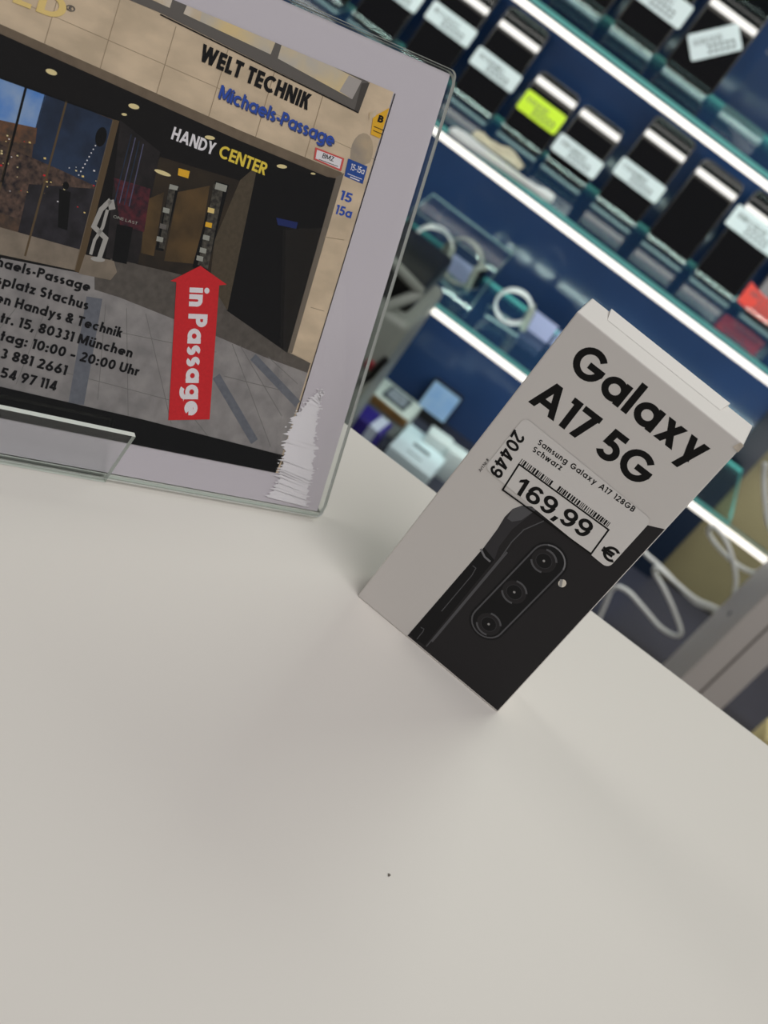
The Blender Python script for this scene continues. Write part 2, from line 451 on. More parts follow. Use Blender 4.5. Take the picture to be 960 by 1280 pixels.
# counter
ct = empty('display_counter', (-.6, .1, FLOOR), label='white laminate counter carrying the phone box and the slanted sign', cat='counter')
e0 = on_z(426, 525, 0); e1 = on_z(960, 932, 0); ed = (e1 - e0).normalized()
pL = e0 - ed * 1.0; pR = e1 + ed * .6
top = [(pL.x, pL.y, -.03), (pR.x, pR.y, -.03), (pR.x, -.45, -.03), (pL.x, -.45, -.03)]
b = MB(); b.prism(top, (0, 0, .03), white_lam); b.build('worktop', ct)
b = MB(); b.box((pL.x + .05, -.4, FLOOR + .08), (pR.x - .05, .6, -.03), white_lam); b.build('body', ct)
b = MB(); b.box((pL.x + .08, -.34, FLOOR), (pR.x - .08, .56, FLOOR + .08), black_pl); b.build('plinth', ct)
c0 = on_z(486, 1094, 0)
b = MB(); b.mesh([(c0.x + .0006 * math.cos(a) * (1 + .3 * math.sin(3 * a)), c0.y + .0009 * math.sin(a), .0001) for a in [k * .5236 for k in range(12)]], [list(range(12))], mat('dark_speck', (90, 80, 70)))
b.build('speck', ct)

# ------------------------------------------------------------------ phone box
BX, BY, BYAW, BW, BH, BD = .0136, .5135, -.0879, .084, .1748, .0235
brot = Matrix.Rotation(BYAW, 3, 'Z')
pb = empty('phone_box', (BX, BY, 0), brot, 'white phone carton with black lettering and a 169,99 price sticker, standing on the counter', 'box')
bm_ = WM[pb]
b = MB()
bmx = bmesh.new(); bmesh.ops.create_cube(bmx, size=1)
for v in bmx.verts: v.co = Vector((BW / 2 + v.co.x * BW, BD / 2 + v.co.y * BD, BH / 2 + v.co.z * BH))
bmesh.ops.bevel(bmx, geom=bmx.edges[:], offset=.0006, segments=2, affect='EDGES', profile=.5)
bmx.verts.index_update()
b.mesh([v.co.copy() for v in bmx.verts], [[v.index for v in f.verts] for f in bmx.faces], carton); bmx.free()
b.build('carton', pb, local=True)
# lid flap: slightly raised tongue at the back of the top
b = MB()
b.mesh([(.011, .0135, BH + .0001), (BW - .015, .0135, BH + .0001), (BW - .013, BD, BH + .0014), (.009, BD, BH + .0014), (.009, BD + .0006, BH - .004), (BW - .013, BD + .0006, BH - .004)],
       [[0, 1, 2, 3], [3, 2, 5, 4], [0, 3, 4], [1, 5, 2]], carton)
b.build('tuck_flap', pb, local=True)
# worn corner
b = MB(); b.mesh([(BW - .0028, -.0002, BH - .0035), (BW + .0003, -.0002, BH - .0042), (BW + .0003, -.0001, BH - .0004), (BW - .0016, -.0002, BH - .0002), (BW + .0004, .003, BH - .002)],
                 [[0, 1, 2, 3], [1, 4, 2]], carton_edge); b.build('worn_corner', pb, local=True)
FX = (bm_.to_3x3() @ Vector((1, 0, 0))); FY = Vector((0, 0, 1)); FN = (bm_.to_3x3() @ Vector((0, -1, 0)))
front = Sheet(Vector((BX, BY, 0)), FX, FY, FN)
LY = .00003
# phone picture
KB = .47
b = MB()
pk = lambda n, c, **k: mat(n, c, KB, rough=.5, spec=.15, **k)
dk = pk('print_black', (31, 30, 31)); dk2 = pk('print_charcoal', (42, 41, 43)); dk3 = pk('print_grey', (66, 66, 68)); dk4 = pk('print_mid_grey', (92, 92, 94)); hi = pk('print_highlight', (120, 119, 118)); dkk = pk('print_deep_black', (19, 19, 20))
fl = pk('print_flash', (190, 184, 172))
def fpoly(pts, m, l): front.poly(b, pts, m, LY * l)
def fline(pts, w, m, l, closed=False): front.line(b, pts, w, m, LY * l, closed)
def bpx(x, y): return front.uv(x, y)
edge_bl, edge_br = (.0005, .0010), (BW - .0004, .0010)
tl = front.uv(828, 659)[1]
pts = [front.uv(511, 792.5), front.uv(560, 736), front.uv(605, 684), front.uv(622, 661), front.uv(631, 646), front.uv(641, 636), front.uv(652, 632), front.uv(735, 640), front.uv(803, 655), (BW - .0004, tl), edge_br, (front.uv(511, 792.5)[0], .0010)]
b.face([front.w(u, v, LY) for u, v in pts], dk)
# phone side frame (lighter) and its edge lines
fpoly([(605, 684), (622, 661), (631, 646), (641, 636), (652, 632), (672, 636), (640, 662), (624, 683), (618, 700)], dk2, 2)
fpoly([(641, 636), (652, 632), (672, 636), (652, 650), (640, 652), (634, 648)], dk3, 2.5)
fpoly([(511, 792.5), (605, 684), (618, 700), (531, 807)], dkk, 2)
fpoly([(618, 700), (640, 664), (668, 640), (690, 645), (660, 660), (641, 680), (629, 698), (538, 812), (531, 807)], dk, 3)
fline([(533, 808), (626, 697), (640, 677), (655, 662), (680, 651)], 1.2, dk3, 4)
fline([(540, 802), (634, 690)], 2.2, dk3, 3.5)
fline([(601, 686), (606, 696), (613, 702)], 2.6, dk4, 4)
fline([(591, 707), (595, 710), (590, 719), (552, 764)], 1.0, dk3, 4)
fline([(521, 799), (529, 789), (530, 786), (526, 784)], .9, dk3, 4)
fpoly([(515, 797), (523, 789), (528, 787), (529, 792), (522, 802)], dkk, 3.6)
# camera island
def stadium(a, c, r, n=14):
    A = Vector(front.uv(*a)); Cc = Vector(front.uv(*c)); d_ = (Cc - A).normalized(); t0 = math.degrees(math.atan2(d_.y, d_.x))
    return [tuple(A + Vector((math.cos(R(t0 + 90 + 180 * k / n)), math.sin(R(t0 + 90 + 180 * k / n)))) * r) for k in range(n + 1)] + \
           [tuple(Cc + Vector((math.cos(R(t0 - 90 + 180 * k / n)), math.sin(R(t0 - 90 + 180 * k / n)))) * r) for k in range(n + 1)]
rI = .0076
a_, c_ = (610, 778), (685, 701)
s1 = stadium(a_, c_, rI * 1.16)
b.face([front.w(u, v, LY * 4.4) for u, v in s1], dkk)
s1 = stadium(a_, c_, rI)
b.face([front.w(u, v, LY * 4.8) for u, v in s1], dkk)
for f in stroke_faces(s1, .0007, True): b.face([front.w(u, v, LY * 5.4) for u, v in f], dk3)
s2 = s1[16:26]
for f in stroke_faces(s2, .0007): b.face([front.w(u, v, LY * 5.8) for u, v in f], dk4)
for (x, y) in ((680, 701), (643, 740), (611, 780)):
    u0, v0 = front.uv(x, y)
    ci = lambda r, n=26: [(u0 + r * math.cos(2 * math.pi * k / n), v0 + r * math.sin(2 * math.pi * k / n)) for k in range(n)]
    b.face([front.w(u, v, LY * 5.6) for u, v in ci(.0056)], dk)
    b.face([front.w(u, v, LY * 6.0) for u, v in ci(.0036)], dkk)
    for f in stroke_faces(ci(.0036), .0003, True): b.face([front.w(u, v, LY * 6.4) for u, v in f], dk2)
    for a0 in (35, 215):
        for f in stroke_faces(arc(u0, v0, .0056, .0056, a0, a0 + 80, 12), .0009): b.face([front.w(u, v, LY * 6.4) for u, v in f], dk3)
    b.face([front.w(u0 + .0006 * math.cos(q), v0 + .0006 * math.sin(q), LY * 6.8) for q in [k * .7854 for k in range(8)]], hi)
u0, v0 = front.uv(703, 729)
b.face([front.w(u0 + .0017 * math.cos(q), v0 + .0021 * math.sin(q), LY * 6) for q in [k * .3927 for k in range(16)]], fl)
fpoly([(700, 724), (704, 724), (702, 734), (699, 733)], hi, 6.5)
tag(b.build('phone_picture', pb), 'printed picture of a black phone back with three lenses')
# titles
b = MB()
front.text(b, 'Galaxy', (707.5, 459), (868, 585), 40, ink, LY, w=.2, gap=.08, up=(27, -33), xh=.735, ortho=True)
b.build('title_lettering', pb)
b = MB()
front.text(b, 'A17 5G', (660, 502), (801, 611), 38, ink, LY, w=.2, gap=.07, up=(25.5, -31), space=.26, ortho=True)
b.build('model_lettering', pb)
# sticker
st_u0, st_v0 = front.uv(596, 597); st_u1, st_v1 = front.uv(757, 708)
stt = front.uv(655, 520)[1]
b = MB()
w_, h_ = st_u1 - st_u0 + .0014, stt - st_v1 + .0
o2 = rrect(w_, h_, .003, 5, st_u0 + w_ / 2, st_v1 + h_ / 2)
b.face([front.w(u, v, LY * 8) for u, v in o2], sticker_m)
stk = b.build('price_sticker', pb)
b = MB(); L9 = LY * 9.5
front.text(b, 'Samsung Galaxy A17 128GB', (671.5, 554.5), (791, 640), 8, ink, L9, w=.18, gap=.17, up=(4.6, -5.6), ortho=True, xh=.74, space=.5)
front.text(b, 'Schwarz', (665, 563.5), (700.5, 588), 8, ink, L9, w=.18, gap=.17, up=(4.6, -5.6), ortho=True, xh=.74, space=.5)
b.build('product_text', stk)
b = MB()
front.text(b, '2044⑨', (643, 536), (611, 589), 18, ink, L9, w=.18, gap=.09, up=(14.5, 10.5))
front.text(b, 'Art.Nr.#', (601, 590), (612, 575), 4, ink, L9, w=.12, gap=.14, up=(-3.2, -2.4))
b.build('article_number', stk)
b = MB()
front.text(b, '①⑥⑨,⑨⑨', (641.5, 614.5), (732, 674), 24, ink, L9, w=.175, gap=.085, up=(14.2, -17.4), ortho=True)
front.text(b, '€', (748, 693), (766, 705), 20, ink, L9, w=.17, up=(12.2, -14.6), ortho=True)
q = [front.uv(*p) for p in ((649, 580), (761, 662), (739, 692), (628.5, 612))]
for f in stroke_faces(q, .00075, True): b.face([front.w(u, v, L9) for u, v in f], ink)
b.build('price_text', stk)
b = MB()
A = Vector(front.uv(653, 573)); Bq = Vector(front.uv(765.5, 654.5)); d_ = (Bq - A); nn = Vector((-d_.y, d_.x)).normalized() * -.0026
x = 0.0; random.seed(3)
while x < .985:
    w1 = random.choice((.007, .007, .012, .018)); p0 = A + d_ * x; p1 = A + d_ * min(1, x + w1)
    if not (.36 < x < .40 or .53 < x < .555): b.face([front.w(*q_, L9) for q_ in (p0, p1, p1 + nn, p0 + nn)], ink)
    x += w1 + random.choice((.007, .009, .013))
b.build('barcode', stk)

sign_edge = mat('sign_acrylic_edge', (226, 232, 224), rough=.2, spec=.6)
# ------------------------------------------------------------------ slanted acrylic sign
SA = Vector((-.026, .546, .003)); SYAW = R(43.1); LEAN = R(28.9)
SE = Vector((math.cos(SYAW), math.sin(SYAW), 0)); SB = Vector((-math.sin(SYAW), math.cos(SYAW), 0))
SV = SB * math.sin(LEAN) + Vector((0, 0, 1)) * math.cos(LEAN); SN = SE.cross(SV)
sg = empty('sign_holder', SA - SE * .15 - Vector((0, 0, .003)), None, 'slanted clear acrylic holder showing a printed photo of a shop entrance', 'sign')
sheet = Sheet(SA, SE, SV, SN)
PW, PH = .297, sheet.uv(562, 92.5)[1]
def sq(u0, v0, u1, v1, lay): return [sheet.w(u0, v0, lay), sheet.w(u1, v0, lay), sheet.w(u1, v1, lay), sheet.w(u0, v1, lay)]
# acrylic sheets: front and back, with pale cut edges
def plate(name, u0, v0, u1, v1, l0, l1, r, m, parent):
    b = MB(); o2 = rrect(u1 - u0, v1 - v0, r, 6, (u0 + u1) / 2, (v0 + v1) / 2)
    b.prism([sheet.w(u, v, l0) for u, v in o2], SN * (l1 - l0), m, sign_edge); return b.build(name, parent)
plate('front_sheet', -PW - .0025, -.0022, .0016, PH + .0018, .0012, .0030, .0035, acr_front, sg)
plate('back_sheet', -PW - .0025, -.0022, .0046, PH + .0014, -.0030, -.0006, .006, acr, sg)
# front lip: upright strip that grips the sheet
b = MB(); lo_ = on_z(130, 598, .0002)
dv = ray(168, 541); tR = CAM + dv * ((lo_ - SB * .001 - CAM).dot(SB) / dv.dot(SB))
l0_ = lo_ - SE * .13
b.prism([l0_, lo_, tR, Vector((0, 0, tR.z - lo_.z)) + l0_ - SE * .006], -SB * .0026, acr, sign_edge); b.build('front_lip', sg)
b = MB(); q0 = SA - SE * (PW + .002); q0.z = .0; q1 = SA.copy(); q1.z = 0
b.prism([q0, q1 + SE * .002, q1 + SE * .002 + SB * .09, q0 + SB * .09], (0, 0, .0025), acr, sign_edge); b.build('foot_plate', sg)
for s_ in (-.07, -.23):
    c = SA + SE * s_; c.z = .0025; b = MB()
    b.prism([c + SB * .008, c + SB * .085, c + SB * (.012 + .05 * math.tan(LEAN)) + Vector((0, 0, .05))], SE * .0025, acr, sign_edge)
    b.build('brace', sg)
# paper
b = MB(); b.prism([sheet.w(u, v, -.0005) for u, v in ((-PW, 0), (0, 0), (0, PH), (-PW, PH))], SN * .0003, paper); pp = b.build('paper', sg)
# printed photograph (flat, clipped to the picture rectangle)
KS = .55
def sm(n, c, **k): return mat('print_' + n, c, KS, rough=.65, spec=.08, **k)
beige = sm('travertine', (178, 160, 136), rgb2=(158, 142, 120), scale=55, stretch=(1, 1, 2.2))
beige_d = sm('stone_joint', (128, 112, 92)); lintel = sm('lintel', (92, 80, 66), var=.1, scale=200)
dark = sm('dark_soffit', (13, 11, 10), var=.06, scale=300); dark2 = sm('dark_wall', (9, 8, 8), var=.05, scale=300)
frame_g = sm('window_frame', (82, 78, 74)); pane_t = sm('pane_tan', (180, 160, 118), rgb2=(150, 148, 146), scale=40); pane_l = sm('pane_light', (178, 172, 166), rgb2=(160, 140, 104), scale=60)
corr = sm('corridor', (44, 36, 26), rgb2=(28, 24, 20), scale=60); corr_l = sm('corridor_lit', (78, 60, 36), rgb2=(50, 40, 26), scale=70); panel_g = sm('stone_panel', (64, 56, 44), var=.12, scale=600)
pave = sm('paving', (124, 120, 118), rgb2=(104, 101, 100), scale=120, detail=8); pave_d = sm('paving_dark', (84, 86, 92), var=.1, scale=400); pave_s = sm('paving_shade', (72, 67, 62), var=.15, scale=300); joint = sm('paving_joint', (92, 90, 88))
sky = sm('glass_sky', (72, 112, 168), rgb2=(126, 144, 166), scale=90); navy = sm('glass_navy', (34, 46, 66), rgb2=(24, 30, 42), scale=90); shopg = sm('shop_glass', (42, 38, 36), rgb2=(76, 58, 46), scale=330, detail=6); sill = sm('shop_sill', (106, 96, 84), var=.15, scale=150)
bronze = sm('bronze_post', (74, 60, 42)); gold = sm('gold_letters', (196, 172, 110)); black = sm('letters_black', (10, 9, 10)); bluel = sm('letters_blue', (40, 66, 140)); wht = sm('letters_white', (188, 184, 186)); yel = sm('letters_yellow', (204, 180, 66)); lampc = sm('downlight', (206, 190, 140)); red = sm('arrow_red', (168, 32, 36), var=.05, scale=900); bsign = sm('sign_blue', (34, 62, 122)); ysign = sm('sign_yellow', (196, 150, 40)); rsign = sm('sign_red_frame', (170, 70, 66)); skin = sm('mannequin', (136, 133, 128)); blk = sm('black_band', (6, 6, 6)); advert = sm('advert_lit', (126, 126, 118)); goods = sm('shop_goods', (84, 66, 56), rgb2=(26, 24, 27), scale=420, detail=8); adv = sm('advert_column', (70, 66, 58), rgb2=(30, 28, 26), scale=600)
right0, right1 = sheet.uv(494, 116), sheet.uv(348, 591.5)
UR = (right0[0] + right1[0]) / 2; VT = right0[1]; VB = right1[1]; UL = -PW + (-UR)
b = MB(); sLY = .00005
def clip(pts):
    for ax, lim, sgn in ((0, UR, -1), (0, UL, 1), (1, VT, -1), (1, VB, 1)):
        out = []
        for i in range(len(pts)):
            p, q = pts[i - 1], pts[i]; dp = (p[ax] - lim) * sgn; dq = (q[ax] - lim) * sgn
            if (dp >= 0) != (dq >= 0):
                t = dp / (dp - dq); out.append((p[0] + (q[0] - p[0]) * t, p[1] + (q[1] - p[1]) * t))
            if dq >= 0: out.append(q)
        pts = out
        if len(pts) < 3: return None
    return pts
def spoly(pts, m, l):
    q = clip([sheet.uv(*p) for p in pts])
    if q: b.face([sheet.w(u, v, sLY * l) for u, v in q], m)
def sline(pts, w, m, l): sheet.line(b, pts, w, m, sLY * l)
def sell(x, y, rx, ry, ang, m, l, n=18):
    ca, sa = math.cos(R(ang)), math.sin(R(ang))
    spoly([(x + rx * math.cos(t) * ca - ry * math.sin(t) * sa, y + rx * math.cos(t) * sa + ry * math.sin(t) * ca) for t in [2 * math.pi * k / n for k in range(n)]], m, l)
# whole facade, then layers
b.face([sheet.w(u, v, 0) for u, v in ((UL, VB), (UR, VB), (UR, VT), (UL, VT))], beige)
for x0, y0 in ((150, 0), (80, -30), (10, -60), (-60, -90), (220, 33), (285, 62), (343, 90), (404, 118)):      # stone joints
    sline([(x0, y0), (x0 - 25, y0 + 86)], 1.0, beige_d, 1)
sline([(-60, -35), (300, 122), (470, 200)], .7, beige_d, 1)
# top windows
spoly([(-60, -110), (152, -4), (200, 16), (448, 140), (460, 103), (480, 80), (300, -40), (0, -160)], frame_g, 2)
spoly([(60, -60), (212, 10), (219, -12), (100, -80)], pane_l, 3)
spoly([(229, 17), (338, 68), (346, 48), (240, -6)], pane_t, 3); spoly([(229, 17), (250, 27), (254, 5), (238, -4)], pane_l, 3.5)
spoly([(347, 73), (440, 124), (452, 101), (353, 52)], pane_t, 3); spoly([(424, 114), (440, 124), (452, 101), (436, 94)], sm('pane_grey', (140, 134, 130)), 3.5)
sline([(200, 18), (448, 141)], 1.6, dark, 4)
spoly([(452, 104), (462, 103), (448, 141), (443, 138)], sm('frame_dark', (60, 56, 52)), 4)
sell(452, 190, 14, 24, 10, sm('stone_stain', (128, 118, 106), rgb2=(158, 140, 114), scale=90), 1.5)
# lintel and the dark opening
spoly([(-200, -59), (0, 30), (300, 163), (428, 216), (421, 226), (300, 176), (0, 42), (-200, -47)], lintel, 2)
spoly([(-200, -46), (0, 42), (300, 176), (420, 223), (359, 441), (300, 402), (262, 375), (150, 352), (0, 322), (-200, 262)], dark, 2)
# floor
spoly([(-220, 262), (0, 322), (94, 340), (150, 352), (230, 345), (300, 392), (359, 441), (388, 454), (352, 570), (180, 525), (0, 483), (-220, 430)], pave, 3)
spoly([(118, 345), (160, 300), (250, 300), (300, 380), (362, 441), (388, 454), (384, 466), (330, 446), (270, 420), (200, 392), (150, 372), (118, 362)], pave_s, 3.2)
for a_, c_, w1 in (((118, 372), (95, 505), 20), ((316, 446), (372, 505), 9), ((270, 470), (318, 552), 10)): sline([a_, c_], w1, pave_d, 3.6)
for a_, c_ in (((158, 385), (160, 520)), ((182, 392), (214, 530)), ((300, 432), (352, 520)), ((335, 446), (372, 480)), ((240, 520), (262, 548)), ((290, 430), (338, 558)), ((60, 380), (20, 480)), ((132, 380), (122, 500)), ((30, 372), (-40, 460)), ((100, 405), (270, 440)), ((280, 470), (360, 490)), ((60, 460), (250, 510))): sline([a_, c_], .8, joint, 3.5)
# right jamb and stone pier
spoly([(420, 221), (430, 216), (365, 441), (359, 441)], sm('jamb', (92, 84, 74)), 4)
spoly([(430, 216), (520, 180), (470, 480), (388, 454), (364, 441)], beige, 3.9)
sline([(388, 384), (405, 389)], .8, beige_d, 4.2); sline([(405, 296), (430, 300)], .8, beige_d, 4.2)
# dark wall on the right, stone panel, lit corridor
spoly([(322, 205), (420, 223), (359, 441), (283, 388)], dark2, 4)
spoly([(300, 225), (322, 206), (284, 388), (262, 352), (268, 300)], panel_g, 4.2)
spoly([(200, 196), (300, 226), (262, 352), (238, 346), (170, 330), (180, 240)], corr, 4)
spoly([(222, 240), (262, 232), (246, 330), (205, 326)], corr_l, 4.3); spoly([(182, 250), (205, 240), (192, 320), (176, 316)], corr_l, 4.3)
spoly([(150, 150), (200, 190), (190, 240), (172, 330), (132, 322)], sm('inner_dark', (34, 30, 30), rgb2=(22, 20, 20), scale=200), 4.2)
for q4 in (((269, 226), (286, 231), (258, 340), (240, 334)), ((212, 230), (224, 232), (204, 314), (194, 312))):
    spoly(q4, blk, 4.6); c_ = [(sum(p[0] for p in q4) / 4 + (p[0] - sum(z[0] for z in q4) / 4) * .7, sum(p[1] for p in q4) / 4 + (p[1] - sum(z[1] for z in q4) / 4) * .94) for p in q4]
    spoly(c_, adv, 4.8)
spoly([(270, 228), (284, 232), (282, 240), (268, 236)], advert, 5); spoly([(212, 230), (223, 233), (221, 238), (211, 236)], advert, 5)
for (x, y, m_) in ((264, 262, gold), (261, 280, ysign), (258, 296, advert), (254, 312, advert), (250, 322, advert), (208, 262, advert), (204, 282, frame_g), (200, 298, advert)): spoly([(x - 4, y - 3), (x + 4, y - 1), (x + 3, y + 5), (x - 5, y + 3)], m_, 5)
spoly([(223, 210), (237, 214), (235, 223), (222, 219)], ysign, 5)
for (x, y, rx, ry, a_) in ((64, 90, 7.5, 3.4, 20), (167, 133, 7, 3.2, 15), (155, 143, 3.5, 1.6, 10), (262, 172, 6.5, 2.4, 10), (203, 216, 11, 2.6, 20), (352, 208, 6.5, 2.4, 8), (391, 217, 3, 1.2, 8), (-40, 45, 8, 3.5, 20)): sell(x, y, rx, ry, a_, lampc, 5)
spoly([(345, 272), (372, 278), (370, 286), (347, 281)], sm('dim_blue', (24, 34, 78)), 5)
# glazed shop front on the left
spoly([(-200, 26), (0, 97), (143, 148), (94, 338), (0, 318), (-200, 258)], shopg, 4)
spoly([(-120, 54), (0, 98), (58, 118), (44, 166), (0, 158), (-120, 120)], sky, 4.3)
spoly([(56, 116), (141, 150), (122, 232), (36, 226), (44, 160)], navy, 4.3)
spoly([(-60, 128), (0, 150), (46, 160), (44, 180), (0, 176), (-60, 160)], sm('far_roofs', (96, 66, 46), rgb2=(50, 44, 40), scale=260), 4.4)
spoly([(-100, 160), (0, 180), (70, 210), (118, 232), (106, 290), (40, 280), (-100, 230)], goods, 4.4)
spoly([(36, 230), (120, 236), (100, 318), (20, 300)], sm('dim_glass', (40, 38, 42), rgb2=(26, 24, 26), scale=180), 4.5)
random.seed(11)
for k in range(46):
    x = random.uniform(0, 122); y = 170 + x * .3 + random.uniform(-10, 66); s_ = random.uniform(.5, 1.5)
    spoly([(x - s_, y - s_), (x + s_, y - s_ * .6), (x + s_, y + s_), (x - s_, y + s_ * .6)], random.choice((gold, lampc, wht, red, bronze)), 4.7)
spoly([(74, 236), (88, 240), (84, 288), (72, 284)], blk, 4.8); sell(82, 232, 4, 5, 0, blk, 4.8)
spoly([(-150, 250), (0, 284), (100, 312), (94, 338), (0, 318), (-150, 282)], sill, 4.6)
sell(126, 171, 7, 12.5, 12, blk, 5); 
for k in range(9): sell(119 - k * 2.6, 182 + k * 4.6, .9, .9, 0, wht, 5)
for a_, c_, w1, m_ in (((33, 106), (2, 228), 3.2, blk), ((83, 126), (31, 320), 2.6, bronze), ((14, 170), (-8, 270), 2.2, bronze), ((145, 150), (97, 340), 8, bronze), ((141, 150), (93, 338), 1.2, lintel), ((0, 97), (145, 149), 2.6, blk)): sline([a_, c_], w1, m_, 5.2)
# mannequin on its plinth, second display behind
for pth, w1 in (([(138, 250), (126, 262), (117, 283), (132, 298), (124, 322)], 6), ([(134, 262), (128, 284), (118, 300), (113, 318)], 4), ([(138, 250), (140, 262)], 8)): sline(pth, w1, skin, 5.5)
sell(122, 324, 9, 3, 8, skin, 5.4); spoly([(106, 318), (142, 326), (146, 340), (138, 350), (98, 342)], sill, 5.3)
spoly([(142, 222), (188, 236), (180, 290), (150, 282)], sm('red_goods', (74, 30, 36), rgb2=(30, 22, 28), scale=400, detail=8), 4.6)
spoly([(146, 280), (166, 284), (158, 330), (140, 326)], blk, 4.8)
for k in range(4): sline([(164 + k * 5, 168 + k * 4), (143 + k * 6, 252 + k * 2)], 1.2, (navy, sm('lilac', (70, 70, 92)))[k % 2], 4.7)
sheet.text(b, 'ONE LAST', (141, 272), (171, 281), 4, advert, sLY * 5.2, w=.13, gap=.14)
# lettering on the facade
UPV = (.29, -.957)
def stext(t, a_, c_, cap, m_, l, w=.17, gap=.09, xh=.7, space=.3): sheet.text(b, t, a_, c_, cap, m_, sLY * l, w, gap, (UPV[0] * cap, UPV[1] * cap), xh, space)
stext('WELT TECHNIK', (248, 75), (384, 138), 21.5, black, 6, .235, .09)
stext('Michaels-Passage', (272, 122), (415, 183), 17, bluel, 6, .165, .09, .74)
stext('Michaels-Passage', (273, 124), (416, 185), 17, sm('letters_blue_shade', (52, 58, 88)), 5.6, .165, .09, .74)
stext('HANDY', (213, 173.5), (266, 194), 16, wht, 6, .2, .07); stext('CENTER', (272, 196), (331, 219.5), 16, yel, 6, .19, .06)
stext('RLD', (-22, -12), (78, 27), 30, gold, 6, .2, .14); stext('®', (81, 13), (92, 17), 9, frame_g, 6, .12)
stext('15', (424, 249), (438, 254), 12, bluel, 6, .2); stext('15a', (418, 267), (438, 273), 12, bluel, 6, .2, .08)
spoly([(394, 184), (430, 198), (426, 214), (392, 199)], rsign, 6); spoly([(396, 187), (427, 199), (424, 211), (394, 198)], wht, 6.5)
stext('BMZ', (402, 197), (416, 202), 6, black, 7, .15); sline([(398, 199), (422, 208)], .8, frame_g, 7)
spoly([(435, 198), (459, 208), (453, 230), (430, 220)], bsign, 6); stext('15-15a', (437, 212), (454, 218), 8, wht, 7, .15); sline([(434, 217), (452, 224)], .7, wht, 7); sline([(437, 221), (449, 226)], 1.1, wht, 7)
spoly([(466, 146), (488, 134), (482, 176), (463, 168)], ysign, 6); stext('B', (471, 152), (477, 154), 9, black, 7, .24); sline([(467, 158), (479, 163)], .8, black, 7); sline([(466, 163), (478, 168)], .8, black, 7)
spoly([(461, 141), (470, 137), (469, 145), (461, 150)], pane_l, 6.2)
# address lines
for t, a_, c_ in (('Michaels-Passage', (-35, 324), (111, 364.5)), ('splatz Stachus', (-6, 354.5), (109, 387.5)), ('en Handys & Technik', (-7, 377), (151, 422)), ('tr. 15, 80331 München', (-1, 402.5), (164, 447)), ('tag: 10:00 – 20:00 Uhr', (-1, 425), (172, 470)), ('3 881 2661', (-1, 447), (81.5, 469)), ('54 97 114', (-1, 471), (69, 488.5))):
    stext(t, a_, c_, 13, black, 6, .21, .1, .68)
# black strip at the foot and thin dark edge
spoly([(-250, 420), (0, 483), (180, 524.5), (354, 569), (340, 600), (180, 560), (-250, 470)], blk, 6)
sline([(493.5, 117), (348.5, 591)], 1.1, blk, 6.5)
tag(b.build('printed_photo', pp), 'printed photo of a stone-clad shop passage with lettering')
# worn patch at the lower right corner where the print has torn down to bare paper fibres
b = MB(); random.seed(5)
Lf = [(333, 621), (345, 606), (350, 590), (352, 575), (355, 560), (360, 540), (367, 522), (380, 506), (395, 490), (402, 486)]
Rt = [(382, 634), (385, 620), (387, 605), (390, 590), (393, 570), (393, 550), (396, 530), (398, 512), (401, 500), (404, 486)]
def ip(P, t):
    f = t * (len(P) - 1); k = min(int(f), len(P) - 2); f -= k
    return P[k][0] + (P[k + 1][0] - P[k][0]) * f, P[k][1] + (P[k + 1][1] - P[k][1]) * f
N = 130; lp = []; rp_ = []
for k in range(N + 1):
    t = k / N; sp = random.random() ** 3
    x, y = ip(Lf, t); lp.append((x + 2 - sp * 9 + random.uniform(-1.2, 1.2), y))
    sp = random.random() ** 3; x, y = ip(Rt, t); rp_.append((x - 2 + sp * 7 + random.uniform(-1.2, 1.2), y))
bare = mat('bare_paper_fibre', (252, 248, 251), rough=.6, spec=.3)
for k in range(N): sheet.poly(b, [lp[k], rp_[k], rp_[k + 1], lp[k + 1]], bare, .00045)
for k in range(40):
    t = random.random(); x, y = random.choice((ip(Lf, t), ip(Rt, t))); x += random.uniform(-8, 6); w3 = random.uniform(.4, 1.4)
    sheet.poly(b, [(x - w3, y), (x, y - w3 * .8), (x + w3 * 1.6, y - .6), (x + w3 * .4, y + w3 * .7)], bare, .00047)
tag(b.build('torn_patch', pp), 'bare white torn patch with ragged edges')
# red arrow
b = MB()
sheet.poly(b, [(250, 332), (283, 355.5), (273.5, 356.5), (261.5, 524), (210, 525), (220, 352.5), (212.5, 351)], red, .00042)
ar = b.build('red_arrow', pp)
b = MB()
sheet.text(b, 'in Passage', (236.5, 359), (229.5, 519), 24, wht, .0005, .225, .08, (24, 1.2), .70, .26)
b.build('arrow_lettering', ar)

# ------------------------------------------------------------------ glass display cabinet behind
YF, YB = 1.85, 2.07
XL, XR = -1.0, .42
SH = [-.004, -.213, -.432]; DECK = -.695
cab = empty('display_cabinet', (0, 1.96, FLOOR), None, 'glass-shelved display cabinet with navy back panel and glowing strip lights', 'cabinet')
b = MB(); b.box((XL, YB, DECK), (XR, YB + .02, .75), blue_panel); b.build('back_panel', cab)
b = MB(); b.box((XL, YF - .02, FLOOR + .06), (1.0, YB + .02, DECK), deck_m); b.build('base', cab)
b = MB(); b.box((XL + .03, YF, FLOOR), (.97, YB, FLOOR + .06), black_pl); b.build('plinth', cab)
b = MB(); b.box((XR + .012, YB + .03, DECK), (1.0, YB + .05, .75), olive); tag(b.build('bay_panel', cab), 'olive panel of the neighbouring bay')
b = MB(); b.box((XL - .02, YF, DECK), (XL, YB + .02, .75), olive); b.build('side_panel', cab)
b = MB(); b.box((XR - .03, YB - .008, DECK), (XR + .012, YB + .05, .75), mat('gap_shade_navy', (8, 22, 40), rough=.4)); b.build('upright', cab)  # dark strip, coloured as the shadow gap between the two bays
